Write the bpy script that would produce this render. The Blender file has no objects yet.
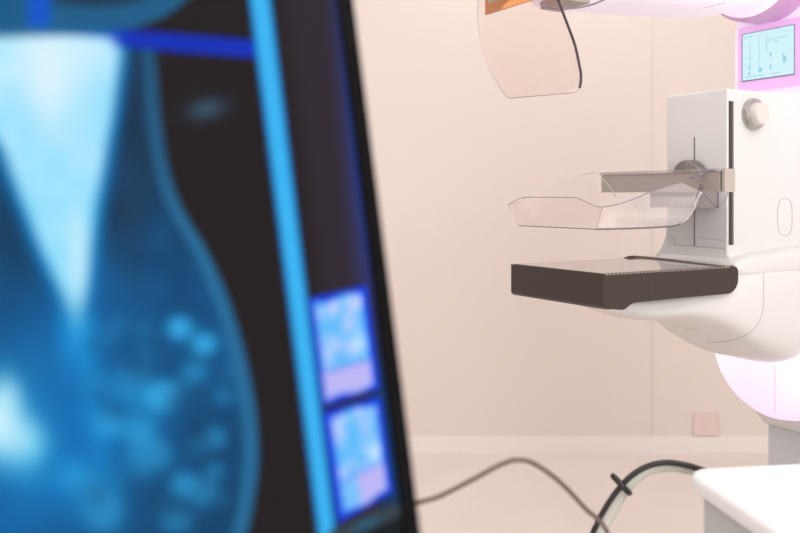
import bpy, bmesh, math, random
import numpy as np
from mathutils import Vector, Matrix
from mathutils.bvhtree import BVHTree

random.seed(4)
scene = bpy.context.scene
COL = scene.collection
F, HX, HY, CZ = 850.0, 400.0, 198.0, 1.25          # focal length in pixels, vanishing row, eye height
CAM = Vector((0, 0, CZ))

# ------------------------------------------------------------------ materials
def lin(c):
    c = [x / 255.0 for x in c]
    return tuple((x / 12.92 if x <= .04045 else ((x + .055) / 1.055) ** 2.4) for x in c) + (1.0,)

def mat(name, rgb, rough=.5, metal=0., spec=.5, emit=None, estr=0., noise=0., nscale=20., coat=0., bump=0.):
    m = bpy.data.materials.new(name); m.use_nodes = True
    nt = m.node_tree; b = nt.nodes['Principled BSDF']
    b.inputs['Base Color'].default_value = lin(rgb)
    b.inputs['Roughness'].default_value = rough
    b.inputs['Metallic'].default_value = metal
    b.inputs['Specular IOR Level'].default_value = spec
    b.inputs['Coat Weight'].default_value = coat
    if emit:
        b.inputs['Emission Color'].default_value = lin(emit)
        b.inputs['Emission Strength'].default_value = estr
    if noise or bump:
        tc = nt.nodes.new('ShaderNodeTexCoord')
        n = nt.nodes.new('ShaderNodeTexNoise'); n.inputs['Scale'].default_value = nscale
        n.inputs['Detail'].default_value = 4
        nt.links.new(tc.outputs['Object'], n.inputs['Vector'])
        if noise:
            mx = nt.nodes.new('ShaderNodeMixRGB'); mx.blend_type = 'MULTIPLY'
            mx.inputs[0].default_value = noise
            mx.inputs[1].default_value = lin(rgb)
            rp = nt.nodes.new('ShaderNodeValToRGB')
            rp.color_ramp.elements[0].position = .3; rp.color_ramp.elements[0].color = (.55, .55, .55, 1)
            rp.color_ramp.elements[1].position = .7; rp.color_ramp.elements[1].color = (1, 1, 1, 1)
            nt.links.new(n.outputs['Fac'], rp.inputs[0]); nt.links.new(rp.outputs[0], mx.inputs[2])
            nt.links.new(mx.outputs[0], b.inputs['Base Color'])
        if bump:
            bp = nt.nodes.new('ShaderNodeBump'); bp.inputs['Strength'].default_value = bump
            bp.inputs['Distance'].default_value = .002
            nt.links.new(n.outputs['Fac'], bp.inputs['Height']); nt.links.new(bp.outputs[0], b.inputs['Normal'])
    return m

def clear(name, rgb, tint=.06, gloss=1.0, body=0.0, bodyrgb=(230, 225, 230), wavy=0):
    """thin clear plastic sheet: see-through, with a Fresnel sheen"""
    m = bpy.data.materials.new(name); m.use_nodes = True
    nt = m.node_tree; nt.nodes.clear()
    out = nt.nodes.new('ShaderNodeOutputMaterial')
    tr = nt.nodes.new('ShaderNodeBsdfTransparent'); tr.inputs[0].default_value = lin(rgb)
    gl = nt.nodes.new('ShaderNodeBsdfGlossy'); gl.inputs['Roughness'].default_value = .06
    gl.inputs[0].default_value = (1, 1, 1, 1)
    fr = nt.nodes.new('ShaderNodeFresnel'); fr.inputs[0].default_value = 1.45
    mu = nt.nodes.new('ShaderNodeMath'); mu.operation = 'MULTIPLY'; mu.inputs[1].default_value = gloss
    mx = nt.nodes.new('ShaderNodeMixShader')
    nt.links.new(fr.outputs[0], mu.inputs[0]); nt.links.new(mu.outputs[0], mx.inputs[0])
    df = nt.nodes.new('ShaderNodeBsdfDiffuse'); df.inputs[0].default_value = lin(bodyrgb)
    m2 = nt.nodes.new('ShaderNodeMixShader'); m2.inputs[0].default_value = body
    nt.links.new(tr.outputs[0], m2.inputs[1]); nt.links.new(df.outputs[0], m2.inputs[2])
    nt.links.new(m2.outputs[0], mx.inputs[1]); nt.links.new(gl.outputs[0], mx.inputs[2])
    nt.links.new(mx.outputs[0], out.inputs[0])
    if wavy:
        tc = nt.nodes.new('ShaderNodeTexCoord'); n = nt.nodes.new('ShaderNodeTexNoise'); n.inputs['Scale'].default_value = 38
        bp = nt.nodes.new('ShaderNodeBump'); bp.inputs['Strength'].default_value = wavy; bp.inputs['Distance'].default_value = .01
        nt.links.new(tc.outputs['Object'], n.inputs['Vector']); nt.links.new(n.outputs['Fac'], bp.inputs['Height'])
        nt.links.new(bp.outputs[0], gl.inputs['Normal'])
    return m

M = {}
M['wall'] = mat('beige_wall_panel', (238, 226, 218), .55, noise=.03, nscale=3.)
M['wall2'] = mat('room_paint', (228, 223, 222), .7, noise=.04, nscale=3.)
M['ceiling'] = mat('ceiling_paint', (246, 243, 240), .8, noise=.03, nscale=8.)
M['floor'] = mat('beige_vinyl_floor', (242, 230, 223), .4, noise=.12, nscale=2.2)
M['base'] = mat('pale_baseboard', (250, 243, 238), .5, noise=.04, nscale=5.)
M['seam'] = mat('wall_hairline', (232, 222, 216), .6, noise=.05, nscale=9.)
M['white'] = mat('white_enamel', (222, 221, 219), .32, noise=.02, nscale=30., coat=.15)
M['white2'] = mat('white_shell', (223, 221, 218), .3, noise=.02, nscale=24., coat=.15)
M['seamgrey'] = mat('panel_gap_grey', (176, 170, 166), .6, noise=.05, nscale=60.)
M['mark'] = mat('moulded_mark_grey', (196, 188, 182), .6, noise=.05, nscale=60.)
M['dark'] = mat('dark_brown_carbon', (62, 53, 47), .45, noise=.1, nscale=160., spec=.35)
M['top'] = mat('glossy_carbon_top', (92, 80, 74), .12, noise=.06, nscale=90., spec=1.0, coat=.6)
M['rim'] = mat('dark_rim', (140, 124, 116), .3, noise=.05, nscale=80.)
M['scale'] = mat('pale_scale_ticks', (170, 158, 149), .5, noise=.04, nscale=90.)
M['slot'] = mat('black_slot', (62, 58, 54), .6, noise=.1, nscale=60.)
M['metal'] = mat('satin_metal', (186, 185, 182), .25, metal=.75, noise=.06, nscale=40.)
M['knobface'] = mat('knob_face', (228, 222, 216), .3, metal=.2, noise=.04, nscale=40.)
M['dial'] = mat('warm_grey_dial', (128, 122, 116), .35, metal=.4, noise=.08, nscale=40.)
M['bar'] = mat('taupe_bar', (172, 162, 154), .4, noise=.06, nscale=50.)
M['barcap'] = mat('light_taupe_cap', (188, 177, 168), .4, noise=.05, nscale=50.)
M['clamp'] = clear('frosted_clamp', (236, 232, 230), body=.42, bodyrgb=(196, 190, 186))
M['barclear'] = clear('clear_cover', (244, 241, 242), body=.16, bodyrgb=(225, 220, 222), gloss=.7)
M['clear'] = clear('clear_paddle_plastic', (252, 250, 250), body=.015, gloss=.5, bodyrgb=(244, 240, 244))
M['milky'] = clear('clear_paddle_floor', (250, 249, 250), body=.16, gloss=1.1, bodyrgb=(250, 246, 250), wavy=.05)  # whitish body put in for bright glints on the clear floor
M['shield'] = clear('clear_shield_plastic', (250, 244, 241), body=.04, gloss=.6, bodyrgb=(225, 214, 208))
M['edge'] = clear('paddle_edge', (208, 196, 208), body=.4, bodyrgb=(204, 190, 208), gloss=1.)
M['edgepale'] = clear('pale_edge', (236, 230, 228), body=.45, bodyrgb=(246, 242, 240), gloss=1.)
M['bottomedge'] = clear('paddle_bottom_edge', (170, 160, 168), body=.5, bodyrgb=(160, 148, 156), gloss=1.)
M['darkedge'] = mat('plum_shield_edge', (66, 46, 62), .35, noise=.06, nscale=60.)
M['orange'] = mat('orange_plate', (255, 172, 110), .45, noise=.05, nscale=50.)
M['paleink'] = mat('pale_lettering', (247, 226, 212), .5, noise=.03, nscale=50.)
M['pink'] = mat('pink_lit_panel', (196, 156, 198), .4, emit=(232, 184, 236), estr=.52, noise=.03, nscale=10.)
M['pinkshade'] = mat('pink_hub_shade', (206, 160, 200), .35, emit=(216, 160, 214), estr=.1, noise=.03, nscale=10.)  # darker pink paints in the shadowed underside of the hub
M['tube'] = mat('tube_white_overlit', (240, 234, 242), .4, emit=(244, 226, 252), estr=.3, noise=.02, nscale=10.)  # lilac emission added for an overexposed look; the shell is no lamp
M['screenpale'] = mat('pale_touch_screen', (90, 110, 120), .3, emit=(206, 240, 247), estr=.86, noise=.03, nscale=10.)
M['ink'] = mat('screen_teal_ink', (40, 120, 140), .5, emit=(150, 205, 222), estr=.74, noise=.03, nscale=10.)
M['inkfaint'] = mat('screen_faint_ink', (80, 100, 110), .5, emit=(160, 206, 220), estr=.8, noise=.03, nscale=10.)
M['screenrim'] = mat('screen_grey_rim', (140, 130, 150), .4, noise=.04, nscale=40.)
M['standgrey'] = mat('grey_stand_paint', (200, 203, 203), .5, noise=.06, nscale=8.)
M['cabinet'] = mat('white_cabinet_top', (248, 248, 248), .35, noise=.02, nscale=20.)
M['cabgrey'] = mat('grey_cabinet_body', (196, 199, 199), .5, noise=.05, nscale=12.)
M['cabmark'] = mat('pale_blue_inset', (214, 221, 228), .4, noise=.04, nscale=30.)
M['cableblack'] = mat('black_rubber_cable', (38, 34, 34), .5, noise=.08, nscale=90.)
M['cabletaupe'] = mat('brown_grey_cable', (112, 92, 84), .55, noise=.08, nscale=90.)
M['hose'] = mat('pale_grey_hose', (214, 214, 202), .5, noise=.06, nscale=60.)
M['bezel'] = mat('black_bezel', (6, 6, 7), .5, noise=.1, nscale=60., spec=.08)
M['desk'] = mat('pale_desk_laminate', (205, 192, 180), .5, noise=.1, nscale=6.)
M['deskleg'] = mat('desk_grey_metal', (150, 150, 150), .4, metal=.4, noise=.06, nscale=12.)
M['pinkspot'] = mat('faint_coral_pink', (241, 218, 211), .6, noise=.06, nscale=30.)

# glowing drum: lilac light, brighter near its upper side
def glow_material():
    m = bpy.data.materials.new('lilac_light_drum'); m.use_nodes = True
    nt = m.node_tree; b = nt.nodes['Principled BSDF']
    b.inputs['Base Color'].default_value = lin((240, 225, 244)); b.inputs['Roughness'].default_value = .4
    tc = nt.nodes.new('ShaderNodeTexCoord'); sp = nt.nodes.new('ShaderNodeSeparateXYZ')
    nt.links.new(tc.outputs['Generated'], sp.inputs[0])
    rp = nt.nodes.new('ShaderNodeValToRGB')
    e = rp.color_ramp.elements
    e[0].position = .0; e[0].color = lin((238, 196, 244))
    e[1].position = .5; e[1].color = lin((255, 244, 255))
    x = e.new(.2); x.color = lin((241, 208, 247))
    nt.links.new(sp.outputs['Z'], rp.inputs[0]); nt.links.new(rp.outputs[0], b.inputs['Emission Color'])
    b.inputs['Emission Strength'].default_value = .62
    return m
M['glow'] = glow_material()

# ------------------------------------------------------------------ helpers
def obj(name, bm, m, parent=None, smooth=False, mods=None):
    me = bpy.data.meshes.new(name)
    bmesh.ops.recalc_face_normals(bm, faces=bm.faces)
    bm.to_mesh(me); bm.free()
    o = bpy.data.objects.new(name, me); COL.objects.link(o)
    me.materials.append(M[m] if isinstance(m, str) else m)
    if parent: o.parent = parent
    if smooth:
        for p in me.polygons: p.use_smooth = True
    return o

def tag(o, label=None, cat=None, group=None, kind=None):
    if label: o['label'] = label
    if cat: o['category'] = cat
    if group: o['group'] = group
    if kind: o['kind'] = kind
    return o

def thing(name, label, cat, loc, rz=0.):
    o = bpy.data.objects.new(name, None); COL.objects.link(o)
    o.location = loc; o.rotation_euler = (0, 0, rz); o.empty_display_size = .1
    return tag(o, label, cat)

def bevel(bm, w, seg=3, sharp=math.radians(25), edges=None):
    if edges is None:
        edges = [e for e in bm.edges if len(e.link_faces) == 2 and e.calc_face_angle(0) > sharp]
    bmesh.ops.bevel(bm, geom=edges, offset=w, segments=seg, profile=.5, affect='EDGES', clamp_overlap=True)

def box(x0, x1, y0, y1, z0, z1, bev=0., seg=3, bm=None):
    b = bmesh.new()
    vs = [b.verts.new(p) for p in ((x0,y0,z0),(x1,y0,z0),(x1,y1,z0),(x0,y1,z0),(x0,y0,z1),(x1,y0,z1),(x1,y1,z1),(x0,y1,z1))]
    for f in ((3,2,1,0),(4,5,6,7),(0,1,5,4),(1,2,6,5),(2,3,7,6),(3,0,4,7)): b.faces.new([vs[i] for i in f])
    if bev: bevel(b, bev, seg)
    return merge(bm, b)

def merge(bm, b):
    if bm is None: return b
    me = bpy.data.meshes.new('tmp'); b.to_mesh(me); b.free(); bm.from_mesh(me); bpy.data.meshes.remove(me)
    return bm

def prism(prof, y0, y1, bev=0., seg=3, bm=None):
    """profile in (x,z), run along y"""
    b = bmesh.new()
    a = [b.verts.new((p[0], y0, p[1])) for p in prof]; c = [b.verts.new((p[0], y1, p[1])) for p in prof]
    n = len(prof)
    b.faces.new(a); b.faces.new(c[::-1])
    for i in range(n): b.faces.new((a[i], c[i], c[(i+1) % n], a[(i+1) % n]))
    bmesh.ops.recalc_face_normals(b, faces=b.faces)
    if bev: bevel(b, bev, seg)
    return merge(bm, b)

def catmull(pts, k=8):
    P = [Vector(p) for p in pts]; P = [P[0]*2-P[1]] + P + [P[-1]*2-P[-2]]
    out = []
    for i in range(1, len(P)-2):
        for j in range(k):
            t = j/k; a, b, c, d = P[i-1:i+3]
            out.append(.5*((2*b) + (c-a)*t + (2*a-5*b+4*c-d)*t*t + (3*b-a-3*c+d)*t**3))
    out.append(P[-2]); return out

def tube(pts, r, seg=10, bm=None, smooth=True, k=8, closed=False):
    P = catmull(pts, k) if smooth else [Vector(p) for p in pts]
    b = bmesh.new(); rings = []; n = len(P)
    up = Vector((0, 0, 1)); prevn = None
    for i, p in enumerate(P):
        t = (P[min(i+1, n-1)] - P[max(i-1, 0)])
        if closed: t = P[(i+1) % n] - P[(i-1) % n]
        t.normalize()
        nn = up.cross(t) if prevn is None else prevn - t * prevn.dot(t)
        if nn.length < 1e-4: nn = Vector((1, 0, 0)).cross(t)
        nn.normalize(); prevn = nn; bb = t.cross(nn)
        rr = r(i/(n-1)) if callable(r) else r
        rings.append([b.verts.new(p + rr*(math.cos(a)*nn + math.sin(a)*bb)) for a in [2*math.pi*q/seg for q in range(seg)]])
    m = n if closed else n-1
    for i in range(m):
        A, B = rings[i], rings[(i+1) % n]
        for q in range(seg): b.faces.new((A[q], A[(q+1) % seg], B[(q+1) % seg], B[q]))
    if not closed: b.faces.new(rings[0][::-1]); b.faces.new(rings[-1])
    return merge(bm, b)

def lathe(prof, axis_o, axis_d, seg=48, bm=None):
    """profile (r, h) spun about the axis"""
    b = bmesh.new(); d = Vector(axis_d).normalized(); o = Vector(axis_o)
    n1 = d.orthogonal().normalized(); n2 = d.cross(n1); rings = []
    for r, h in prof:
        rings.append([b.verts.new(o + d*h + max(r, 1e-5)*(math.cos(a)*n1 + math.sin(a)*n2)) for a in [2*math.pi*q/seg for q in range(seg)]])
    for i in range(len(rings)-1):
        for q in range(seg): b.faces.new((rings[i][q], rings[i][(q+1) % seg], rings[i+1][(q+1) % seg], rings[i+1][q]))
    b.faces.new(rings[0][::-1]); b.faces.new(rings[-1])
    return merge(bm, b)

def superloft(secs, n=48, bm=None):
    """secs: (u, v0, v1, z0, z1, exponent)"""
    b = bmesh.new(); rings = []
    for u, v0, v1, z0, z1, ex in secs:
        ring = []
        for q in range(n):
            a = 2*math.pi*q/n; c, s = math.cos(a), math.sin(a)
            ring.append(b.verts.new((u, (v0+v1)/2 + (v1-v0)/2*math.copysign(abs(c)**(2/ex), c),
                                     (z0+z1)/2 + (z1-z0)/2*math.copysign(abs(s)**(2/ex), s))))
        rings.append(ring)
    for i in range(len(rings)-1):
        for q in range(n): b.faces.new((rings[i][q], rings[i][(q+1) % n], rings[i+1][(q+1) % n], rings[i+1][q]))
    b.faces.new(rings[0][::-1]); b.faces.new(rings[-1])
    bmesh.ops.recalc_face_normals(b, faces=b.faces)
    return merge(bm, b)

def interp(secs, k=6):
    out = []
    P = [np.array(s, float) for s in secs]; P = [2*P[0]-P[1]] + P + [2*P[-1]-P[-2]]
    for i in range(1, len(P)-2):
        a, b, c, d = P[i-1:i+3]
        for j in range(k):
            t = j/k; out.append(.5*((2*b)+(c-a)*t+(2*a-5*b+4*c-d)*t*t+(3*b-a-3*c+d)*t**3))
    out.append(P[-2]); return [tuple(o) for o in out]

def smooth_angle(o, deg=35):
    for p in o.data.polygons: p.use_smooth = True
    o.data.set_sharp_from_angle(angle=math.radians(deg))
    return o

def ray(px, py): return Vector(((px-HX)/F, 1., (HY-py)/F))
def atY(px, py, Y): return CAM + ray(px, py)*Y

# ------------------------------------------------------------------ room
def struct(name, bm, m):
    return tag(obj(name, bm, m), kind='structure')
X0, X1, Y0, Y1, H = -2.6, 3.2, -2.4, 4.18, 2.75
struct('floor', box(X0, X1, Y0, Y1, -.1, 0), 'floor')
struct('ceiling', box(X0, X1, Y0, Y1, H, H+.1), 'ceiling')
struct('wall_back', box(X0-.1, X1+.1, Y1, Y1+.1, -.1, H+.1), 'wall')
struct('wall_left', box(X0-.1, X0, Y0, Y1, -.1, H+.1), 'wall2')
struct('wall_right', box(X1, X1+.1, Y0, Y1, -.1, H+.1), 'wall2')
struct('wall_front', box(X0-.1, X1+.1, Y0-.1, Y0, -.1, H+.1), 'wall2')
struct('baseboard_back', box(X0, X1, Y1-.012, Y1, 0, .08, .004), 'base')
# vertical hairline up the wall, built as a thin strip
jx = (652-HX)/F*Y1
struct('trim_1', box(jx-.003, jx+.003, Y1-.003, Y1, .08, H), 'seam')

o = obj('pink_wall_spot', box(1.44, 1.555, Y1-.016, Y1-.0005, .085, .19, .006), 'pinkspot')  # thin pink slab for the faint pink spot on the wall
tag(o, 'small faint pink spot low on the beige wall above the floor line', 'plate')

# ------------------------------------------------------------------ mammography machine
N = atY(603.6, 274.4, 1.6)
ANG = math.radians(30)
U0, V0 = .86, .142                                     # foot of the stand in machine coordinates
E2 = Vector((math.cos(ANG), math.sin(ANG), 0)); E1 = Vector((-math.sin(ANG), math.cos(ANG), 0))
base = Vector((N.x, N.y, 0)) + E2*U0 + E1*V0
mach = thing('mammography_machine', 'white mammography machine with dark breast plate, clear paddle and lilac lit drum', 'medical scanner', base, ANG)
S = Matrix.Translation((-U0, -V0, 0))
def mp(name, bm, m, parent=mach, smooth=True, ang=35):
    """link a machine part given in (u, v, z)"""
    bm.transform(S)
    o = obj(name, bm, m, parent)
    if smooth: smooth_angle(o, ang)
    return o
def to_uvz(P):
    d = P - Vector((N.x, N.y, 0)); return Vector((d.dot(E2), d.dot(E1), P.z))
CAMU = to_uvz(CAM)
def pix_v(px, py, v):
    d = to_uvz(CAM + ray(px, py)) - CAMU; return CAMU + d*((v-CAMU.y)/d.y)
def pix_u(px, py, u):
    d = to_uvz(CAM + ray(px, py)) - CAMU; return CAMU + d*((u-CAMU.x)/d.x)
ZT = N.z                                               # top of the plate
W, L = .284, .38

# breast plate -----------------------------------------------------
prof = [(0, ZT), (.1, ZT)]
for a in range(0, 7):
    t = math.radians(90-15*a); prof.append((L-.012+.012*math.cos(t), ZT-.012+.012*math.sin(t)))
for a in range(0, 7):
    t = math.radians(0-15*a); prof.append((L-.032+.032*math.cos(t), ZT-.026+.030*math.sin(t)))
prof += [(.2, ZT-.0565), (.085, ZT-.058), (.073, ZT-.0595), (.066, ZT-.063), (.06, ZT-.067), (.053, ZT-.0695), (.046, ZT-.070), (.02, ZT-.067), (.006, ZT-.0665), (0, ZT-.061)]
bm = prism(prof, 0, W)
plate = mp('breast_plate', bm, 'dark', ang=30)
# glossy upper skin
bm = box(.004, L-.012, .004, W-.004, ZT-.001, ZT+.0012, .001, 2)
mp('plate_top', bm, 'top', plate)
def pix_z(px, py, z):
    d = to_uvz(CAM + ray(px, py)) - CAMU; return CAMU + d*((z-CAMU.z)/d.z)
rq = ((618, 255.2), (630, 255.4), (645, 256.1), (672, 259), (700, 262.6), (722, 265.2))
rp_ = [pix_z(x, y, ZT+.0068-.0007*i) for i, (x, y) in enumerate(rq)] + [Vector((L-.006, .006, ZT+.0025))]
rp_ = catmull(rp_, 6)
b = bmesh.new(); rings = []
for p in rp_:
    p.y = min(p.y, W+.004)
    if len(rings) < 4: p.z = ZT + (p.z-ZT)*(.35+.16*len(rings))
    rings.append([b.verts.new((p.x+dx, p.y, z)) for dx, z in ((-.0014, ZT-.004), (-.0014, p.z-.0008), (0, p.z), (.0014, p.z-.0008), (.0022, ZT-.004))])
for i in range(len(rings)-1):
    for q in range(5): b.faces.new((rings[i][q], rings[i][(q+1) % 5], rings[i+1][(q+1) % 5], rings[i+1][q]))
b.faces.new(rings[0][::-1]); b.faces.new(rings[-1]); bm = b
mp('plate_rim', bm, 'rim', plate)
bm = bmesh.new()
for i in range(38):
    u = .006 + i*.0092
    bm = box(u, u+.0048, -.0005, .0010, ZT-.0020, ZT+.0004, 0, bm=bm)
mp('scale_ticks', bm, 'scale', plate, smooth=False)
bm = box(.1195, .1215, -.0006, .002, ZT-.0575, ZT-.002)
mp('plate_hairline', bm, M['slot'], plate, smooth=False)  # dark hairline on the plate side, in line with the wall strip

# lower arm carrying the plate ----------------------------------------
secs = interp([
    (.060, .07, .15, ZT-.078, ZT-.054, 2.4),
    (.11, .055, .175, ZT-.092, ZT-.052, 2.6),
    (.18, .04, .205, ZT-.111, ZT-.050, 2.8),
    (.28, .022, .24, ZT-.116, ZT-.040, 3.0),
    (.37, .008, .262, ZT-.146, ZT-.022, 3.2),
    (.45, .000, .284, ZT-.188, ZT+.005, 3.8),
    (.52, .000, .284, ZT-.222, ZT+.024, 3.8),
    (.585, .000, .284, ZT-.236, ZT+.03, 3.8),
    (.64, .004, .280, ZT-.226, ZT+.03, 3.6),
    (.69, .012, .272, ZT-.178, ZT+.03, 3.4),
    (.77, .03, .255, ZT-.09, ZT+.02, 3.0)], 6)
arm_bm = superloft(secs, 72)
armtree = BVHTree.FromBMesh(arm_bm)
arm = mp('support_arm', arm_bm, 'white2', ang=80)
def on_arm(px, py, tree=armtree, off=.0004):
    d = (to_uvz(CAM + ray(px, py)) - CAMU).normalized()
    h, nrm, _, _ = tree.ray_cast(CAMU, d)
    return None if h is None else h - d*off
def seam(pixels, r, name, m, parent, tree=armtree, k=6, closed=False):
    P = [Vector((p[0], p[1], 0)) for p in pixels]
    if closed: Q = P
    else: Q = catmull(P, k)
    pts = [q for q in (on_arm(p.x, p.y, tree) for p in Q) if q is not None]
    if len(pts) < 3: return None
    return mp(name, tube(pts, r, 6, smooth=False, closed=closed), m, parent)
seam([(763.5, 262), (763.5, 285), (763, 308), (758, 324), (746, 335), (728, 341), (706, 343)], .0007, 'panel_seam', 'seamgrey', arm)
for a, b_ in (((671, 328.5), (684, 325.5)), ((684, 331), (697, 328))):
    seam([a, ((a[0]+b_[0])/2, (a[1]+b_[1])/2), b_], .0006, 'moulded_mark', 'mark', arm)

# column ---------------------------------------------------------------
UC, VN, VF = .41, .052, .222
ZC1 = 1.489
b = bmesh.new()
outline = [(UC, VN), (UC, VF), (UC+.02, VF+.012), (.72, VF+.012), (.76, VF-.01), (.76, VN), (.70, VN-.016), (.58, VN-.012), (.50, VN-.003)]
lo = [b.verts.new((p[0], p[1], ZT-.03)) for p in outline]; hi = [b.verts.new((p[0], p[1], ZC1)) for p in outline]
b.faces.new(lo[::-1]); b.faces.new(hi)
for i in range(len(outline)):
    j = (i+1) % len(outline); b.faces.new((lo[i], lo[j], hi[j], hi[i]))
bmesh.ops.recalc_face_normals(b, faces=b.faces)
bevel(b, .004, 4, math.radians(20))
coltree = BVHTree.FromBMesh(b)
colm = mp('column', b, 'white', ang=50)
# fillet where the column flows into the arm
bm = superloft(interp([
    (.398, .045, .235, ZT-.03, ZT+.004, 5), (.41, .028, .25, ZT-.03, ZT+.014, 5), (.44, .012, .268, ZT-.03, ZT+.021, 5),
    (.52, .006, .276, ZT-.03, ZT+.028, 5), (.62, .004, .276, ZT-.03, ZT+.036, 5), (.74, .01, .27, ZT-.03, ZT+.04, 5)], 4), 60)
mp('column_foot', bm, 'white2', colm, ang=80)
b = bmesh.new(); rings = []
for k in range(13):
    t = k/12; z = ZT+.004 + .07*t
    on = .026*max(0, 1-t/.5)**2; of = .034*(1-t)**2.2; ofr = .004*(1-t)**2
    x0, x1, y0, y1, r = UC+.0015-ofr, .75, VN+.003-on, VF+.010+of, .012
    ring = []
    for cx, cy, a0 in ((x1-r, y1-r, 0), (x0+r, y1-r, 90), (x0+r, y0+r, 180), (x1-r, y0+r, 270)):
        for q in range(7):
            a = math.radians(a0+q*15); ring.append(b.verts.new((cx+r*math.cos(a), cy+r*math.sin(a), z)))
    rings.append(ring)
for k in range(12):
    for q in range(28): b.faces.new((rings[k][q], rings[k][(q+1) % 28], rings[k+1][(q+1) % 28], rings[k+1][q]))
b.faces.new(rings[0][::-1]); b.faces.new(rings[-1])
mp('column_skirt', b, 'white2', colm, ang=80)
# dark guide slot on the near face beside the corner
zA = pix_v(730, 101, VN).z; zB = pix_v(730, 245, VN).z
bm = box(UC+.0042, UC+.018, VN-.0008, VN+.004, zB, zA, .0006, 2)
mp('guide_slot', bm, 'slot', colm)
bm = box(UC+.0145, UC+.0195, VN-.0012, VN+.002, zB, zA, .0005, 2)
mp('slot_lip', bm, M['dial'], colm)
# thin slot in the front face
p0 = pix_u(694.5, 137, UC); p1 = pix_u(694.5, 246, UC)
bm = box(UC-.0006, UC+.003, p0.y-.0016, p0.y+.0016, p1.z, p0.z)
mp('front_slot', bm, M['dial'], colm, smooth=False)
for pts in ([(668, 237), (672, 237), (674, 239), (675, 243), (677, 244.5), (700, 246.5)], [(698, 237.5), (711, 239), (725, 240.5)], [(699, 246.5), (712, 247.5), (725, 248.5)]):
    seam(pts, .0006, 'front_seam', 'seamgrey', colm, coltree)
# pill shaped cover on the near side
pill = []
for q in range(40):
    a = 2*math.pi*q/40; c, s = math.cos(a), math.sin(a)
    pill.append((785+7.2*math.copysign(abs(c)**.75, c), 217+18.5*math.copysign(abs(s)**.6, s)))
seam(pill, .0007, 'access_cover', 'seamgrey', colm, coltree, closed=True)
# round knob on the near side
kc = pix_v(752, 114.5, VN-.001)
bm = lathe([(.0355, .004), (.0355, -.002), (.0345, -.010), (.0325, -.0125), (.027, -.0135)], kc, (0, 1, 0))
kb = mp('adjustment_knob', bm, 'metal', colm, ang=40)
bm = lathe([(.026, -.010), (.0245, -.025), (.0225, -.028), (.012, -.0288), (.0001, -.029)], kc, (0, 1, 0))
mp('knob_cap', bm, 'knobface', kb, ang=40)

# carriage, dial and compression paddle ---------------------------------
zb0, zb1 = 1.263, 1.308
bm = box(.285, .322, -.03, .308, zb0, zb1-.004, .003)
carr = mp('paddle_holder', bm, 'bar')
bm = box(.281, .326, -.034, .310, zb1-.004, zb1+.002, .002)
mp('holder_cover', bm, 'barclear', carr)
bm = box(.287, .318, -.0415, -.0345, zb0-.001, zb1+.001, .002)
mp('holder_end_cap', bm, 'barcap', carr)
bm = box(.33, UC-.001, .075, .198, 1.229, 1.268, .006, 3)
mp('carriage_block', bm, 'clamp', carr)
bm = box(.322, UC-.004, .10, .20, 1.264, 1.30, .004)
mp('carriage_neck', bm, 'barcap', carr)
dc = pix_u(686.5, 178, .385)
bm = lathe([(.041, .02), (.041, 0), (.039, -.004), (.034, -.006)], dc, (1, 0, 0))
dl = mp('height_dial', bm, 'dial', carr, ang=40)
bm = lathe([(.033, -.004), (.030, -.012), (.020, -.014), (.0001, -.015)], dc, (1, 0, 0))
mp('dial_hub', bm, M['dial'], dl, ang=40)

zp = 1.1905
def sheet(name, pts_rows, m, parent, th=.0016, smooth=True):
    b = bmesh.new(); g = [[b.verts.new(p) for p in r] for r in pts_rows]
    for i in range(len(g)-1):
        for j in range(len(g[0])-1): b.faces.new((g[i][j], g[i][j+1], g[i+1][j+1], g[i+1][j]))
    o = mp(name, b, m, parent, smooth=smooth, ang=60)
    return o
# floor of the paddle, curling up at the back
vn, vf = .022, .258
floor_prof = [(.002, zp), (.10, zp), (.20, zp+.002), (.23, zp+.007), (.252, zp+.018), (.272, zp+.038), (.286, zp+.062)]
rows = [[(p[0], v, p[1]) for p in catmull([(a, 0, b_) for a, b_ in floor_prof], 4) and [(q.x, q.z) for q in catmull([(a, 0, b_) for a, b_ in floor_prof], 4)]] for v in np.linspace(vn, vf, 5)]
pad = sheet('compression_paddle', rows, 'milky', carr)
pad['label'] = 'clear plastic compression paddle'
# front wall flares outwards to the top, with a raised lip in the middle
def front_top(t):      # t 0 near .. 1 far
    P = [(0, 1.233), (.06, 1.234), (.16, 1.243), (.25, 1.2505), (.45, 1.2515), (.8, 1.2515), (.88, 1.248), (1, 1.236)]
    return float(np.interp(t, [p[0] for p in P], [p[1] for p in P]))
T = np.linspace(0, 1, 33)
topf = [Vector((-.006, -.004+t*(.290), front_top(t))) for t in T]
botf = [Vector((.002, vn+t*(vf-vn), zp)) for t in T]
rows = [[botf[i].lerp(topf[i], s) for i in range(33)] for s in np.linspace(0, 1, 5)]
sheet('front_wall', rows, 'clear', pad)
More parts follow.
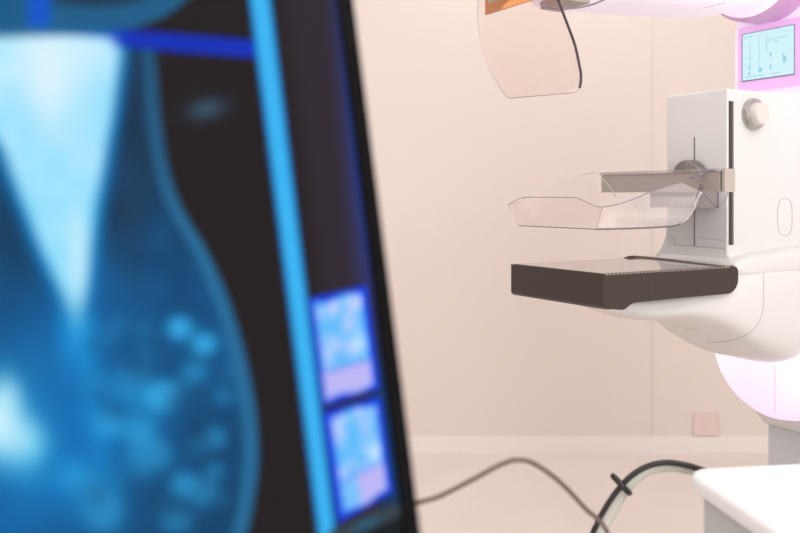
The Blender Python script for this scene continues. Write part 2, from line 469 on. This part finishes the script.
# side walls: near and far
tp = [(-.006, 1.233), (.02, 1.236), (.06, 1.2435), (.157, 1.270), (.281, 1.2955), (.312, 1.3045), (.325, 1.3075)]
tpf = [(-.006, 1.236), (.03, 1.245), (.10, 1.272), (.149, 1.289), (.20, 1.302), (.236, 1.309), (.26, 1.311)]
def wall(side):
    vt = -.004 if side < 0 else .286; vb = vn if side < 0 else vf
    us = np.linspace(0, 1, 30)
    tpc = catmull([(a, 0, b_) for a, b_ in (tp if side < 0 else tpf)], 6)
    def top_at(u): return float(np.interp(u, [q.x for q in tpc], [q.z for q in tpc]))
    def bot_at(u): return float(np.interp(u, [-.006]+[p[0] for p in floor_prof]+[.30], [zp]+[p[1] for p in floor_prof]+[1.262]))
    ue = .305 if side < 0 else .245
    rows = []
    for s in np.linspace(0, 1, 5):
        row = []
        for t in us:
            ut = -.006 + t*(ue+.006); ub = .002 + t*(ue-.006)
            pb = Vector((ub, vb, bot_at(ub))); pt = Vector((ut, vt + (0 if side > 0 else .012*t), top_at(ut)))
            row.append(pb.lerp(pt, s))
        rows.append(row)
    sheet('side_wall', rows, 'clear', pad)
    return [Vector((u, vt + (0 if side > 0 else .012*(u+.006)/(ue+.006)), top_at(u))) for u in np.linspace(-.006, ue, 24)]
near_top = wall(-1); far_top = wall(1)
# hooked flap at the near back corner
A = [pix_v(p[0], p[1], .012) for p in ((690, 177.5), (697, 179), (701, 186), (705, 195), (711, 202), (718, 207.5))]
B = [pix_v(p[0], p[1], .004) for p in ((698, 175.5), (707, 171.5), (714, 171), (717, 175), (718, 190), (718.5, 207.5))]
rows = [[A[i].lerp(B[i], s) for i in range(6)] for s in np.linspace(0, 1, 4)]
sheet('corner_flap', rows, 'clear', pad)
C_ = [pix_v(p[0], p[1], .002) for p in ((718.5, 207.5), (722, 203), (727, 196), (728, 186))]
ed = tube(A, .0019, 8); ed = tube(B, .0021, 8, bm=ed); ed = tube(C_, .0009, 8, bm=ed)
mp('flap_edge', ed, 'edge', pad)
ed = tube(near_top, .0010, 8, k=2); ed = tube(topf, .0008, 8, k=2, bm=ed)
mp('wall_edge', ed, 'edge', pad)
mp('pale_edge', tube(far_top, .0010, 8, k=2), 'edgepale', pad)
ed = tube([far_top[-1], Vector((.262, .268, 1.285)), Vector((.284, vf, zp+.062))], .0012, 8)
mp('pale_edge', ed, 'edgepale', pad)
ed = tube([topf[-1], topf[-1].lerp(botf[-1], .5), botf[-1]], .0009, 8)
mp('pale_edge', ed, 'edgepale', pad)
ed = tube([topf[0], topf[0].lerp(botf[0], .5), botf[0]], .0012, 8)
mp('pale_edge', ed, 'edgepale', pad)
fl = [Vector((q.x, vn, q.z)) for q in catmull([(a, 0, b_) for a, b_ in floor_prof], 4)]
ed = tube([botf[i] for i in range(0, 33, 4)], .0010, 8, k=2)
ed = tube([p for p in fl if p.x < .236], .0018, 8, k=2, bm=ed)
mp('bottom_edge', ed, 'bottomedge', pad)
ed = tube([p for p in fl if p.x > .228], .0016, 8, k=2)
mp('curled_edge', ed, 'edgepale', pad)

# head with the tube ---------------------------------------------------
secs = interp([
    (-.075, .085, .20, 1.70, 1.80, 3), (-.03, .06, .225, 1.655, 1.86, 3.2), (.03, .045, .24, 1.637, 1.90, 3.6), (.12, .035, .25, 1.646, 1.93, 4),
    (.28, .03, .255, 1.658, 1.95, 4), (.40, .028, .256, 1.664, 1.96, 4), (.48, .035, .25, 1.674, 1.96, 4), (.56, .045, .24, 1.695, 1.95, 4), (.64, .05, .23, 1.74, 1.93, 4)], 5)
hb = superloft(secs, 72); headtree = BVHTree.FromBMesh(hb)
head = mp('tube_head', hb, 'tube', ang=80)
seam([(704, 8), (712, 6), (725, 3)], .0008, 'head_seam', 'seamgrey', head, headtree)
# orange sign at the front edge
bm = box(-.104, -.098, .062, .236, 1.628, 1.70, .003)
sg = mp('orange_sign', bm, 'orange', head)
bm = bmesh.new()
for k in range(9):
    v = .222 - k*.0075
    bm = box(-.1052, -.1035, v-.0022, v+.0022, 1.647, 1.659, 0, bm=bm)
mp('sign_lettering', bm, 'paleink', sg, smooth=False)
# clear face shield
near_p = [(1.70, -.112), (1.66, -.103), (1.619, -.085), (1.575, -.062), (1.5387, -.044), (1.505, -.034), (1.483, -.029), (1.463, -.031), (1.450, -.036)]
far_p = [(1.70, -.108), (1.66, -.111), (1.633, -.1125), (1.608, -.112), (1.565, -.102), (1.5175, -.081), (1.49, -.061), (1.475, -.049), (1.4605, -.037)]
pn = catmull([(u, 0, z) for z, u in near_p], 5); pf = catmull([(u, 0, z) for z, u in far_p], 5)
def along(P, f):
    x = f*(len(P)-1); i = min(int(x), len(P)-2); return P[i].lerp(P[i+1], x-i)
rows = []
PV = [.03 + .22*(.5-.5*math.cos(math.pi*k/40)) for k in range(41)]
for v in PV:
    t = (v-.03)/.22
    e = max(0, 1-min(v-.03, .25-v)/.016)
    cut = 1 - .085*(1-math.sqrt(max(0, 1-e*e)))        # rounded lower corners
    row = []
    for k in range(40):
        f = cut*k/39; q = along(pn, f).lerp(along(pf, f), t)
        row.append(Vector((q.x, v, q.z)))
    rows.append(row)
shd = sheet('face_shield', rows, 'shield', head)
shd['label'] = 'clear face shield with dark edge'
bm = tube(rows[0], lambda t: .0026, 8, k=1)
mp('shield_edge', bm, 'darkedge', shd)
bm = tube(rows[-1], .0011, 8, k=1)
bm = tube([r[-1] for r in rows], .0010, 8, k=1, bm=bm)
mp('shield_rim', bm, 'edgepale', shd)
# clear tray lip under the head front
bm = tube([pix_v(*p, .06) for p in ((540, 4), (556, 8.5), (575, 8), (592, 4.5), (606, -1))], .0020, 8)
mp('tray_lip', bm, 'edge', head)
bm = box(-.02, .03, .07, .16, 1.634, 1.650, .004)
mp('collimator_window', bm, 'bar', head)

# gantry body with the touch screen -------------------------------------
US = .67
bm = superloft(interp([(US, -.08, .232, 1.40, 1.70, 9), (US+.012, -.09, .242, 1.39, 1.72, 9), (US+.12, -.09, .25, 1.2, 1.74, 8), (US+.24, -.08, .25, 1.0, 1.74, 8)], 3), 72)
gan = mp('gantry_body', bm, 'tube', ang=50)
q = [pix_u(*p, US-.012) for p in ((743, 34), (794, 26), (792.5, 74), (743, 80.5))]
sv0, sv1 = q[1].y, q[0].y; sz1 = (q[0].z+q[1].z)/2; sz0 = (q[2].z+q[3].z)/2
bm = box(US-.010, US+.01, sv0-.03, sv1+.016, sz0-.028, sz1+.018, .006)
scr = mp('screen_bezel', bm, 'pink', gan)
bm = box(US-.0125, US-.006, sv0-.001, sv1+.0035, sz0-.003, sz1+.002, .001, 2)
mp('screen_rim', bm, 'screenrim', scr, smooth=False)
bm = box(US-.0135, US-.008, sv0, sv1, sz0, sz1)
sp = mp('touch_screen', bm, 'screenpale', scr, smooth=False)
def marks(lst, name, m):
    bm = bmesh.new()
    for a, b_, c, d in lst:                            # fractions from the left, from the top
        va = sv1 - a*(sv1-sv0); vb = sv1 - b_*(sv1-sv0); za = sz1 - c*(sz1-sz0); zb = sz1 - d*(sz1-sz0)
        bm = box(US-.0142, US-.0134, min(va, vb), max(va, vb), min(za, zb), max(za, zb), 0, bm=bm)
        if name == 'screen_icon': mp(name, bm, m, sp, smooth=False); bm = bmesh.new()
    if name != 'screen_icon': mp(name, bm, m, sp, smooth=False)
marks([(.035, .05, .05, .11), (.08, .2, .065, .08), (.80, .82, .55, .74), (.83, .86, .6, .74), (.12, .15, .72, .76), (.12, .15, .84, .9), (.33, .40, .78, .86), (.55, .58, .48, .58), (.55, .58, .74, .84), (.51, .54, .20, .24), (.33, .36, .50, .54)], 'screen_icon', 'ink')
marks([(.15, .16, .2, .95), (.34, .345, .1, .9), (.48, .49, .12, .45), (.56, .9, .20, .215), (.60, .72, .26, .275), (.05, .45, .93, .945), (.55, .78, .93, .945), (.03, .2, .52, .53), (.03, .12, .68, .69), (.8, .95, .1, .11)], 'screen_line', 'inkfaint')
# round hub over the screen
hz = 1.672 + .145
bm = lathe([(.137, .0), (.143, .004), (.145, .012), (.145, .10), (.14, .11)], (.60, .142, hz), (1, 0, 0), 72)
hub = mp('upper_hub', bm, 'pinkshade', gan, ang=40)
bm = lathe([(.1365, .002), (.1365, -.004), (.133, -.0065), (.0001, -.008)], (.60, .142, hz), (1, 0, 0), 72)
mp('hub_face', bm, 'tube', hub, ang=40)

# glowing drum and stand ---------------------------------------------------
gc = Vector((.69, .150, .888))
bm = lathe([(.02, -.035), (.10, -.033), (.145, -.022), (.165, -.008), (.178, .014), (.183, .04), (.183, .20), (.175, .22)], gc, (1, 0, 0), 96)
drum_tree = BVHTree.FromBMesh(bm)
dr = mp('light_drum', bm, 'glow', ang=60)
seam([(775, 366), (775, 390), (775, 416)], .0006, 'drum_seam', 'mark', dr, drum_tree)
bm = box(.80, .98, .03, .239, .0, .82, .006)
st = mp('stand', bm, 'standgrey')
bm = prism([(.70, .80), (.99, .80), (.99, .70), (.79, .665), (.755, .70)], .02, .245, .004)
mp('stand_collar', bm, 'white2', st)
bm = box(.45, 1.15, -.12, .40, 0, .035, .012)
mp('stand_foot', bm, 'standgrey', st)
bm = box(.78, 1.0, .02, .26, .80, 1.75, .02)
mp('stand_spine', bm, 'white2', st)

# ------------------------------------------------------------------ white cabinet in the foreground
ca = math.radians(8)
cab = thing('equipment_cabinet', 'white-topped grey cabinet with a rounded corner, blurred in front of the scanner', 'cabinet', (.66, .98, 0), ca)
def rrect(x0, x1, y0, y1, r, z0, z1, bev):
    b = bmesh.new(); pts = []
    for cx, cy, a0 in ((x1-r, y1-r, 0), (x0+r, y1-r, 90), (x0+r, y0+r, 180), (x1-r, y0+r, 270)):
        for k in range(9):
            a = math.radians(a0 + k*90/8); pts.append((cx+r*math.cos(a), cy+r*math.sin(a)))
    lo = [b.verts.new((*p, z0)) for p in pts]; hi = [b.verts.new((*p, z1)) for p in pts]
    b.faces.new(lo[::-1]); b.faces.new(hi); n = len(pts)
    for i in range(n): b.faces.new((lo[i], lo[(i+1) % n], hi[(i+1) % n], hi[i]))
    bmesh.ops.recalc_face_normals(b, faces=b.faces)
    bevel(b, bev, 4, math.radians(60))
    return b
ZK = .874
o = obj('cabinet_top', rrect(-.235, .33, -.30, .24, .035, ZK-.026, ZK, .009), 'cabinet', cab); smooth_angle(o, 60)
o = obj('cabinet_body', rrect(-.222, .317, -.287, .227, .03, .02, ZK-.026, .004), 'cabgrey', cab); smooth_angle(o, 60)
o = obj('inset_mark', lathe([(.016, 0), (.016, .0008), (.0001, .0010)], (-.085, .06, ZK-.0002), (0, 0, 1), 32), 'cabmark', cab)
bm = bmesh.new()
for x in (-.19, .285):
    for y in (-.25, .19):
        bm = lathe([(.018, 0), (.02, .004), (.02, .022)], (x, y, 0), (0, 0, 1), 20, bm=bm)
        obj('foot', bm, 'cableblack', cab); bm = bmesh.new()
bm.free()

# ------------------------------------------------------------------ cables
Yc = 1.28
hose_px = [(735, 492), (716, 476), (700, 469), (684, 464.5), (666, 462.5), (648, 466), (631, 476), (617, 491), (606, 507), (597, 524), (590, 545)]
ctrl = [(atY(736, 498, 1.245)), ] + [atY(p[0], p[1], Yc) for p in hose_px[1:]]
tail = [Vector((ctrl[-1].x-.03, Yc-.01, .60)), Vector((ctrl[-1].x-.05, Yc-.02, .2)), Vector((ctrl[-1].x-.02, Yc-.0, .012)), Vector((ctrl[-1].x+.12, Yc+.05, .010))]
o = obj('cable', tube(ctrl + tail, .0042, 10), 'cableblack'); smooth_angle(o, 70)
tag(o, 'black cable arching over to the white cabinet top, strapped to a pale hose', 'cable')
hp2 = [Vector((p.x+.005, p.y+.012, p.z-.0095)) for p in ctrl]
hp2 = [p + Vector((.008*min(1, max(0, (i-5)/3)), 0, 0)) for i, p in enumerate(hp2)]
t2 = [p + Vector((.03, .035, .0)) for p in tail]
o = obj('hose', tube(hp2 + t2, .0082, 12), 'hose'); smooth_angle(o, 70)
tag(o, 'pale grey hose curving beneath the black cable beside the cabinet', 'hose')
# strap round both
pc = atY(619.5, 483, Yc)
d1 = (atY(626, 489, Yc+.006) - atY(612, 475, Yc-.002))
a0 = pc - d1*.62 + Vector((0, -.006, 0)); a1 = pc + d1*.78 + Vector((0, -.004, 0))
bm = bmesh.new()
dirn = (atY(631, 476, Yc)-atY(606, 507, Yc)).normalized(); dd = d1.normalized(); nn = dirn.cross(dd).normalized()
mid = pc + dd*.006 + Vector((0, .004, 0))
loop = []
for k in range(20):
    a = 2*math.pi*k/20; loop.append(mid + dd*(.0165*math.cos(a)) + nn*(.0155*math.sin(a)))
bm = tube(loop, .0046, 8, smooth=False, closed=True)
bm = tube([mid - dd*.0165, mid - dd*.019 + nn*.001, mid - dd*.0225 + dirn*.002], lambda t: .0046-.002*t, 8, bm=bm)
o = obj('cable_tie', bm, 'cableblack'); smooth_angle(o, 70)
tag(o, 'small black strap wrapped round the black cable and pale hose', 'cable tie')

# ------------------------------------------------------------------ monitor
Ymon = .65
r_ = Vector((.675, .735, .059)).normalized()
v_ = Vector((-.127, .037, 1.)); v_ = (v_ - r_*v_.dot(r_)).normalized()
n_ = r_.cross(v_)
if n_.y > 0: n_ = -n_                                   # towards the viewer
PR = atY(386, 266, Ymon)                                # a point of the outer right edge
MW, TB, TT = .375, -.232, .262                           # width, bottom, top along v_
def ms(s, t, d=0.): return PR - r_*s + v_*t + n_*d       # s from the right edge, t up, d out of the screen
ZD = .80                                                # desk top
mc = ms(MW/2, 0, -.09)
mon = thing('monitor', 'black computer monitor in the blurred foreground showing a blue breast x-ray', 'monitor', (mc.x, mc.y+.0, ZD))
MO = Vector((mc.x, mc.y, ZD))
def mbox(s0, s1, t0, t1, d0, d1, bev):
    b = box(s0, s1, t0, t1, d0, d1, bev)
    for v in b.verts: v.co = ms(v.co.x, v.co.y, v.co.z) - MO
    return b
o = obj('housing', mbox(0, MW, TB, TT, -.045, 0, .006), 'bezel', mon); smooth_angle(o, 40)
BZ = .0185
SB = TB + .027; ST = TT - BZ
hs = o
bm = bmesh.new()
for a in ((0.003, BZ, TB+.003, TT-.003), (MW-BZ, MW-.003, TB+.003, TT-.003)):
    bm = merge(bm, mbox(*a, -.002, .004, .0025))
for a in ((BZ, MW-BZ, TB+.003, SB), (BZ, MW-BZ, ST, TT-.003)):
    bm = merge(bm, mbox(*a, -.002, .004, .0025))
o = obj('bezel', bm, 'bezel', mon); smooth_angle(o, 40)
o = obj('neck', tube([ms(MW/2, -.06, -.06)-MO, Vector((0, 0.02, .10)), Vector((0, .02, .012))], .028, 16), 'bezel', mon); smooth_angle(o, 60)
o = obj('stand_base', rrect(-.12, .12, -.08, .10, .04, 0, .016, .004), 'bezel', mon); smooth_angle(o, 60)

# --- picture on the screen: colour per vertex of a fine flat grid
ns, nt_ = 300, 400
ss = np.linspace(BZ, MW-BZ, ns); tt = np.linspace(SB, ST, nt_)
Sg, Tg = np.meshgrid(ss, tt)
PRa, ra, va, na = (np.array(x) for x in (PR, r_, v_, n_))
P3 = PRa - Sg[..., None]*ra + Tg[..., None]*va + .0012*na
PX = HX + F*P3[..., 0]/P3[..., 1]; PY = HY - F*(P3[..., 2]-CZ)/P3[..., 1]

def sm(x, a, b): t = np.clip((x-a)/(b-a), 0, 1); return t*t*(3-2*t)
def C3(*c): return np.array(c, float)
img = np.ones(PX.shape + (3,))*C3(28, 22, 24)
def over(col, al):
    global img
    al = np.clip(al, 0, 1)[..., None]; img = img*(1-al) + np.asarray(col, float)*al
def vnoise(x, y, seed):
    rs = np.random.RandomState(seed); G = rs.rand(64, 64)
    xi = np.floor(x).astype(int); yi = np.floor(y).astype(int); fx = x-xi; fy = y-yi
    fx = fx*fx*(3-2*fx); fy = fy*fy*(3-2*fy)
    g = lambda a, b: G[np.mod(b, 64), np.mod(a, 64)]
    return (g(xi, yi)*(1-fx)+g(xi+1, yi)*fx)*(1-fy) + (g(xi, yi+1)*(1-fx)+g(xi+1, yi+1)*fx)*fy
def fbm(x, y, seed): return .55*vnoise(x, y, seed)+.3*vnoise(x*2.1, y*2.1, seed+1)+.15*vnoise(x*4.3, y*4.3, seed+2)
def curve(pts, y): return np.interp(y, [p[1] for p in pts], [p[0] for p in pts])
xl = curve([(255-13, -60), (260, 0), (327, 533), (333, 580)], PY)            # cyan rule
# breast outline
sk = catmull([(155, 30, 0), (158, 60, 0), (163, 120, 0), (171, 170, 0), (184, 208, 0), (206, 246, 0), (222, 280, 0), (236, 318, 0), (248, 362, 0), (257, 410, 0), (260, 455, 0), (256, 495, 0), (247, 540, 0), (228, 600, 0)], 8)
skx = np.interp(PY, [p.y for p in sk], [p.x for p in sk])
below = sm(PY, 34, 42)
dsk = skx - PX
tissue = sm(dsk, -2, 6)*below
dark_t = C3(14, 46, 74)
nz = fbm(PX/55., PY/55., 3)
low = sm(PY, 120, 330)
left = sm(PX, 200, 20)
tc = dark_t + (C3(0, 84, 142)-dark_t)*np.clip(.75*low + .25*left, 0, 1)[..., None]
tc = tc*(0.72+.56*nz)[..., None]
over(tc, tissue)
# mid blue mass in the middle left
def blob(cx, cy, rx, ry, col, a=1., p=1.):
    over(col, a*np.exp(-(((PX-cx)/rx)**2+((PY-cy)/ry)**2)**p)*tissue)
blob(10, 245, 40, 60, (8, 58, 92), .75)
blob(130, 215, 20, 80, (30, 60, 88), .5)
blob(80, 420, 75, 85, (0, 112, 188), .85)
blob(60, 345, 60, 40, (8, 104, 168), .5)
blob(170, 370, 60, 60, (0, 84, 142), .4)
blob(165, 500, 60, 40, (4, 70, 114), .7); blob(205, 420, 40, 90, (6, 66, 108), .6); blob(130, 340, 40, 40, (4, 76, 124), .5)
blob(40, 500, 50, 60, (4, 106, 172), .7)
blob(30, 370, 36, 26, (10, 80, 128), .5)
# wedge of muscle
lxp = curve([(-160, 0), (-60, 60), (0, 150), (18, 200), (38, 250), (56, 290), (68, 326), (74, 440)], PY)
rxp = curve([(125, 20), (123, 60), (117, 110), (108, 160), (101, 200), (94, 250), (90, 290), (84, 326), (80, 440)], PY)
wd = np.minimum(PX-lxp, rxp-PX)
wtop = 26 + PX*.09
fade = sm(PY, 362, 270)
wm = sm(PY, wtop-8, wtop+2)
over((4, 128, 205), sm(wd, -16, 4)*wm*sm(PY, 400, 250)*.8)
over((10, 150, 225), sm(PX, 45, 70)*sm(PX, 108, 85)*sm(PY, 300, 330)*sm(PY, 400, 340)*.6)
wc = C3(118, 212, 250) + (C3(190, 236, 255)-C3(118, 212, 250))*np.clip(.2+1.1*(nz-.35)+.7*sm(PY, 220, 40), 0, 1)[..., None]
over(wc, sm(wd, -4, 12)*wm*fade)
over((226, 244, 255), .85*np.exp(-((PX-48)/28)**2-((PY-75)/55)**2)*wm)
over((214, 240, 255), .5*np.exp(-((PX-85)/28)**2-((PY-50)/20)**2)*wm)
over((0, 84, 210), sm(PX, 128, 112)*np.exp(-((PY-(25+PX*.09))/3.5)**2))
# bright duct mass at the far left
blob(4, 422, 30, 46, (60, 184, 238), .9); blob(0, 420, 19, 34, (225, 248, 255), 1.); blob(30, 447, 20, 26, (130, 220, 252), .95); blob(16, 436, 18, 20, (200, 242, 255), .8); blob(8, 400, 14, 20, (190, 240, 255), .8)
blob(44, 380, 30, 40, (10, 120, 190), .5)
for k in range(14):
    blob(82+k*2.2, 330+k*15, 12, 16, (24, 150, 215), .22)
blob(130, 410, 40, 20, (14, 132, 198), .5); blob(60, 470, 40, 30, (10, 128, 198), .5)
over((226, 245, 255), .55*np.exp(-((PX-78)/11)**2-((PY-255)/55)**2))
# speckled glands
rs = np.random.RandomState(11)
for cx, cy, r, a in ((180, 328, 14, .75), (204, 344, 14, .7), (160, 397, 18, .75), (168, 390, 10, .6), (110, 425, 16, .55), (140, 432, 18, .5), (214, 438, 13, .5), (185, 485, 16, .5), (205, 492, 12, .45), (175, 520, 14, .45),
                     (100, 505, 22, .5), (130, 385, 22, .35), (75, 478, 20, .4), (225, 395, 12, .3), (195, 372, 14, .4), (215, 470, 10, .3), (150, 455, 20, .4)):
    blob(cx, cy, r, r*.9, (52, 172, 232), min(1, a*1.25), 1.4)
for k in range(46):
    cx, cy = 90+rs.rand()*150, 320+rs.rand()*210; r = 5+rs.rand()*9
    blob(cx, cy, r, r, (40, 140, 195) if rs.rand() > .4 else (10, 56, 92), .35)
# skin line
over((40, 114, 160), .9*np.exp(-((dsk-9)/8.)**4)*below*(.6+.4*sm(PY, 60, 300)))
over((24, 88, 134), .3*np.exp(-((dsk-3)/12.)**4)*sm(PY, 230, 330))
over(img*.0+C3(28, 22, 24), sm(-dsk, -3, 4)*below*(PX < xl))
# faint blob beside the breast
over((58, 98, 128), .75*np.exp(-((PX-206+.15*(PY-110))/20)**2-((PY-109+.12*(PX-206))/11)**2))
# upper image above the blue rule
ub = curve([(300, -60), (192, -4), (182, 6), (166, 17), (140, 27), (110, 34), (0, 40)], PY)
upper = sm(ub-PX, -3, 7)*sm(PY, 42, 30)
over((22, 96, 142), upper*.95)
inn = sm(1-((PX-95)/70.)**2-((PY+12)/22.)**2, 0, .5)
over((22, 50, 74), inn*upper*.9)
over((10, 84, 132), upper*sm(PX, 40, 0)*.6)
over((4, 84, 200), sm(PX, 24, 31)*sm(PX, 54, 47)*sm(PY, 30, 24))
# blue rule
yb = 37 + (PX-120)*.083
bl = np.abs(PY-yb-1)
over((2, 44, 184), sm(bl, 11, 7)*sm(PX, 104, 128)*(PX < xl))
# right strip
strip = PX > xl
over((44, 36, 46), sm(PX-xl, 2, 40))
xe = xl + curve([(84, 0), (74, 266), (66, 533)], PY)
over((46, 52, 112), sm(PX-xe, -26, 2)*.9*sm(PY, 560, 200))
over((16, 58, 156), sm(PX-xe, -11, 2)*.85*sm(PY, 330, 60))
over((10, 52, 96), sm(PX-xe, -18, 0)*.9*sm(PY, 300, 420))
# cyan rule
wl = curve([(11.5, 0), (9.8, 533)], PY)
d = np.abs(PX-xl)
over((14, 120, 200), sm(d, wl+2, wl-2))
over((58, 180, 242), sm(d, wl-1, wl-6))
# two thumbnails
def quad_uv(c):
    """inverse of the projective map from the unit square to the quad (tl, tr, br, bl)"""
    A = []; B = []
    for (x, y), (u, v) in zip(c, ((0, 0), (1, 0), (1, 1), (0, 1))):
        A.append([x, y, 1, 0, 0, 0, -u*x, -u*y]); B.append(u); A.append([0, 0, 0, x, y, 1, -v*x, -v*y]); B.append(v)
    h = np.linalg.solve(np.array(A), np.array(B)); w = h[6]*PX+h[7]*PY+1
    return (h[0]*PX+h[1]*PY+h[2])/w, (h[3]*PX+h[4]*PY+h[5])/w
def thumb(c, seed, split, lilac_from):
    u, v = quad_uv(c)
    m = np.minimum(np.minimum(u, 1-u), np.minimum(v*1.6, (1-v)*1.6))
    ok = (u > -.4) & (u < 1.4) & (v > -.4) & (v < 1.4)
    over((12, 62, 232), sm(m, -.05, .04)*ok)
    wob = .03*np.sin(u*9+seed)
    n = fbm(u*5+3, v*7+5, seed)
    c1 = C3(96, 188, 250) + (C3(190, 206, 255)-C3(96, 188, 250))*np.clip((n-.35)*2.4, 0, 1)[..., None]
    inner = sm(m+wob*.8, .03, .13)*ok
    over(c1, inner)
    over((214, 236, 255), inner*.7*np.exp(-((u-.75)/.14)**2-((v-.52)/.10)**2))
    over((70, 175, 246), inner*.6*np.exp(-((u-.4)/.2)**2-((v-.6)/.08)**2))
    over((188, 182, 246), inner*sm(v, split-.03, split+.03)*sm(u, lilac_from-.06, lilac_from+.04))
    over((88, 120, 236), inner*np.exp(-((v-split)/.018)**2)*.5)
thumb(((309, 299), (366, 286), (379, 388), (323, 406)), 21, .70, -.3)
thumb(((323, 413), (380, 397), (392, 492), (338, 523)), 35, .66, .42)
# screen's lower edge, with the bezel and its cyan reflection painted in
yl = 528 - (PX-336)*.42
over((52, 62, 70), sm(PY-yl, -2, 3)*strip)
over((28, 96, 130), .8*np.exp(-((PX-366)/14)**2-((PY-yl-9)/6)**2)*strip)
over((16, 22, 26), sm(PY-yl, 14, 18)*strip)

# mesh of the screen
co = (P3 - np.array(MO)).reshape(-1, 3)
ii = np.arange(ns*nt_).reshape(nt_, ns)
fc = np.stack([ii[:-1, :-1], ii[:-1, 1:], ii[1:, 1:], ii[1:, :-1]], -1).reshape(-1, 4)
me = bpy.data.meshes.new('screen')
me.vertices.add(len(co)); me.vertices.foreach_set('co', co.ravel())
me.loops.add(fc.size); me.loops.foreach_set('vertex_index', fc.ravel())
me.polygons.add(len(fc)); me.polygons.foreach_set('loop_start', np.arange(0, fc.size, 4)); me.polygons.foreach_set('loop_total', np.full(len(fc), 4))
me.update(); me.validate()
x = np.clip(img, 0, 255)/255.; x = np.where(x <= .04045, x/12.92, ((x+.055)/1.055)**2.4)
ca_ = me.color_attributes.new('picture', 'FLOAT_COLOR', 'POINT')
ca_.data.foreach_set('color', np.concatenate([x.reshape(-1, 3), np.ones((len(co), 1))], 1).ravel())
sm_ = bpy.data.materials.new('lit_screen'); sm_.use_nodes = True
nt = sm_.node_tree; b = nt.nodes['Principled BSDF']
at = nt.nodes.new('ShaderNodeAttribute'); at.attribute_name = 'picture'
b.inputs['Base Color'].default_value = (.004, .004, .004, 1); b.inputs['Roughness'].default_value = .5
b.inputs['Specular IOR Level'].default_value = .03
nt.links.new(at.outputs['Color'], b.inputs['Emission Color']); b.inputs['Emission Strength'].default_value = 1.0
me.materials.append(sm_)
so = bpy.data.objects.new('screen', me); COL.objects.link(so); so.parent = mon
so['label'] = 'lit screen with blue x-ray image'

# desk below the monitor (just under the frame)
dk = thing('desk', 'pale laminate desk under the monitor', 'desk', (-.42, .52, 0))
o = obj('desk_top', box(-.75, .42, -.42, .36, ZD-.03, ZD, .004), 'desk', dk)
for sx in (-.70, .37):
    for sy in (-.37, .31):
        obj('leg', box(sx-.025, sx+.025, sy-.025, sy+.025, 0, ZD-.03, .004), 'deskleg', dk)

# taupe cable from the back of the monitor, over and down to the floor
k1 = [Vector((-.55, .99, .008)), Vector((-.42, .96, .012)), Vector((-.33, .93, .30)), Vector((-.22, .915, .72)), Vector((-.09, .905, .895))]
k1 += [atY(415, 503.5, .912), atY(440, 496, .925), atY(470, 481, .94), atY(500, 465, .96), atY(517, 460, .97), atY(535, 464, .985), atY(560, 482, 1.0), atY(585, 508, 1.02), atY(608, 534, 1.04)]
k1 += [Vector((k1[-1].x+.03, 1.06, .74)), Vector((k1[-1].x+.045, 1.08, .4)), Vector((k1[-1].x+.03, 1.10, .03)), Vector((k1[-1].x-.03, 1.18, .008)), Vector((k1[-1].x-.2, 1.3, .008))]
o = obj('cable', tube(k1, .0029, 10), 'cabletaupe'); smooth_angle(o, 70)
tag(o, 'thin brown-grey cable looping out from behind the monitor', 'cable')

# ------------------------------------------------------------------ light
def area(name, loc, size, power, col=(1, 1, 1), target=None, sy=None):
    l = bpy.data.lights.new(name, 'AREA'); l.energy = power; l.size = size; l.color = col
    if sy: l.shape = 'RECTANGLE'; l.size_y = sy
    o = bpy.data.objects.new(name, l); COL.objects.link(o); o.location = loc
    if target is not None:
        o.rotation_euler = (Vector(target)-Vector(loc)).to_track_quat('-Z', 'Y').to_euler()
    return o
WARM = (1, .992, 1)
area('ceiling_lamp_rear', (.7, 3.2, 2.72), 2.2, 17, WARM)
area('ceiling_lamp_middle', (1.5, .5, 2.72), 1.6, 20, WARM)
area('ceiling_lamp_front', (.3, -.9, 2.72), 1.8, 18.5, WARM)
area('left_fill_light', (-1.5, 2.0, 2.72), 1.4, 18, WARM)  # unseen fill added to brighten the sign and column front
area('front_fill_light', (1.1, -2.3, 1.45), 2.6, 64, (.985, .992, 1), (1.0, 3, 1.1), 1.9)  # unseen fill added behind the camera to even out the wall
w = bpy.data.worlds.new('room_air'); scene.world = w; w.use_nodes = True
w.node_tree.nodes['Background'].inputs[0].default_value = (1, .96, .93, 1)
w.node_tree.nodes['Background'].inputs[1].default_value = .3

# ------------------------------------------------------------------ camera
cd = bpy.data.cameras.new('camera'); cam = bpy.data.objects.new('camera', cd); COL.objects.link(cam)
cam.location = CAM; cam.rotation_euler = (math.radians(90), 0, 0)
cd.sensor_width = 36; cd.lens = F/800*36
cd.shift_y = -(266.5-HY)/800
cd.clip_start = .02
cd.dof.use_dof = True; cd.dof.focus_distance = 1.78
cd.dof.aperture_fstop = (cd.lens/1000)/.0122
scene.camera = cam
scene.view_settings.view_transform = 'Standard'
scene.view_settings.look = 'None'
scene.view_settings.exposure = 0.0
scene.cycles.use_denoising = True
scene.cycles.max_bounces = 14; scene.cycles.transparent_max_bounces = 24
scene.cycles.caustics_reflective = False; scene.cycles.caustics_refractive = False
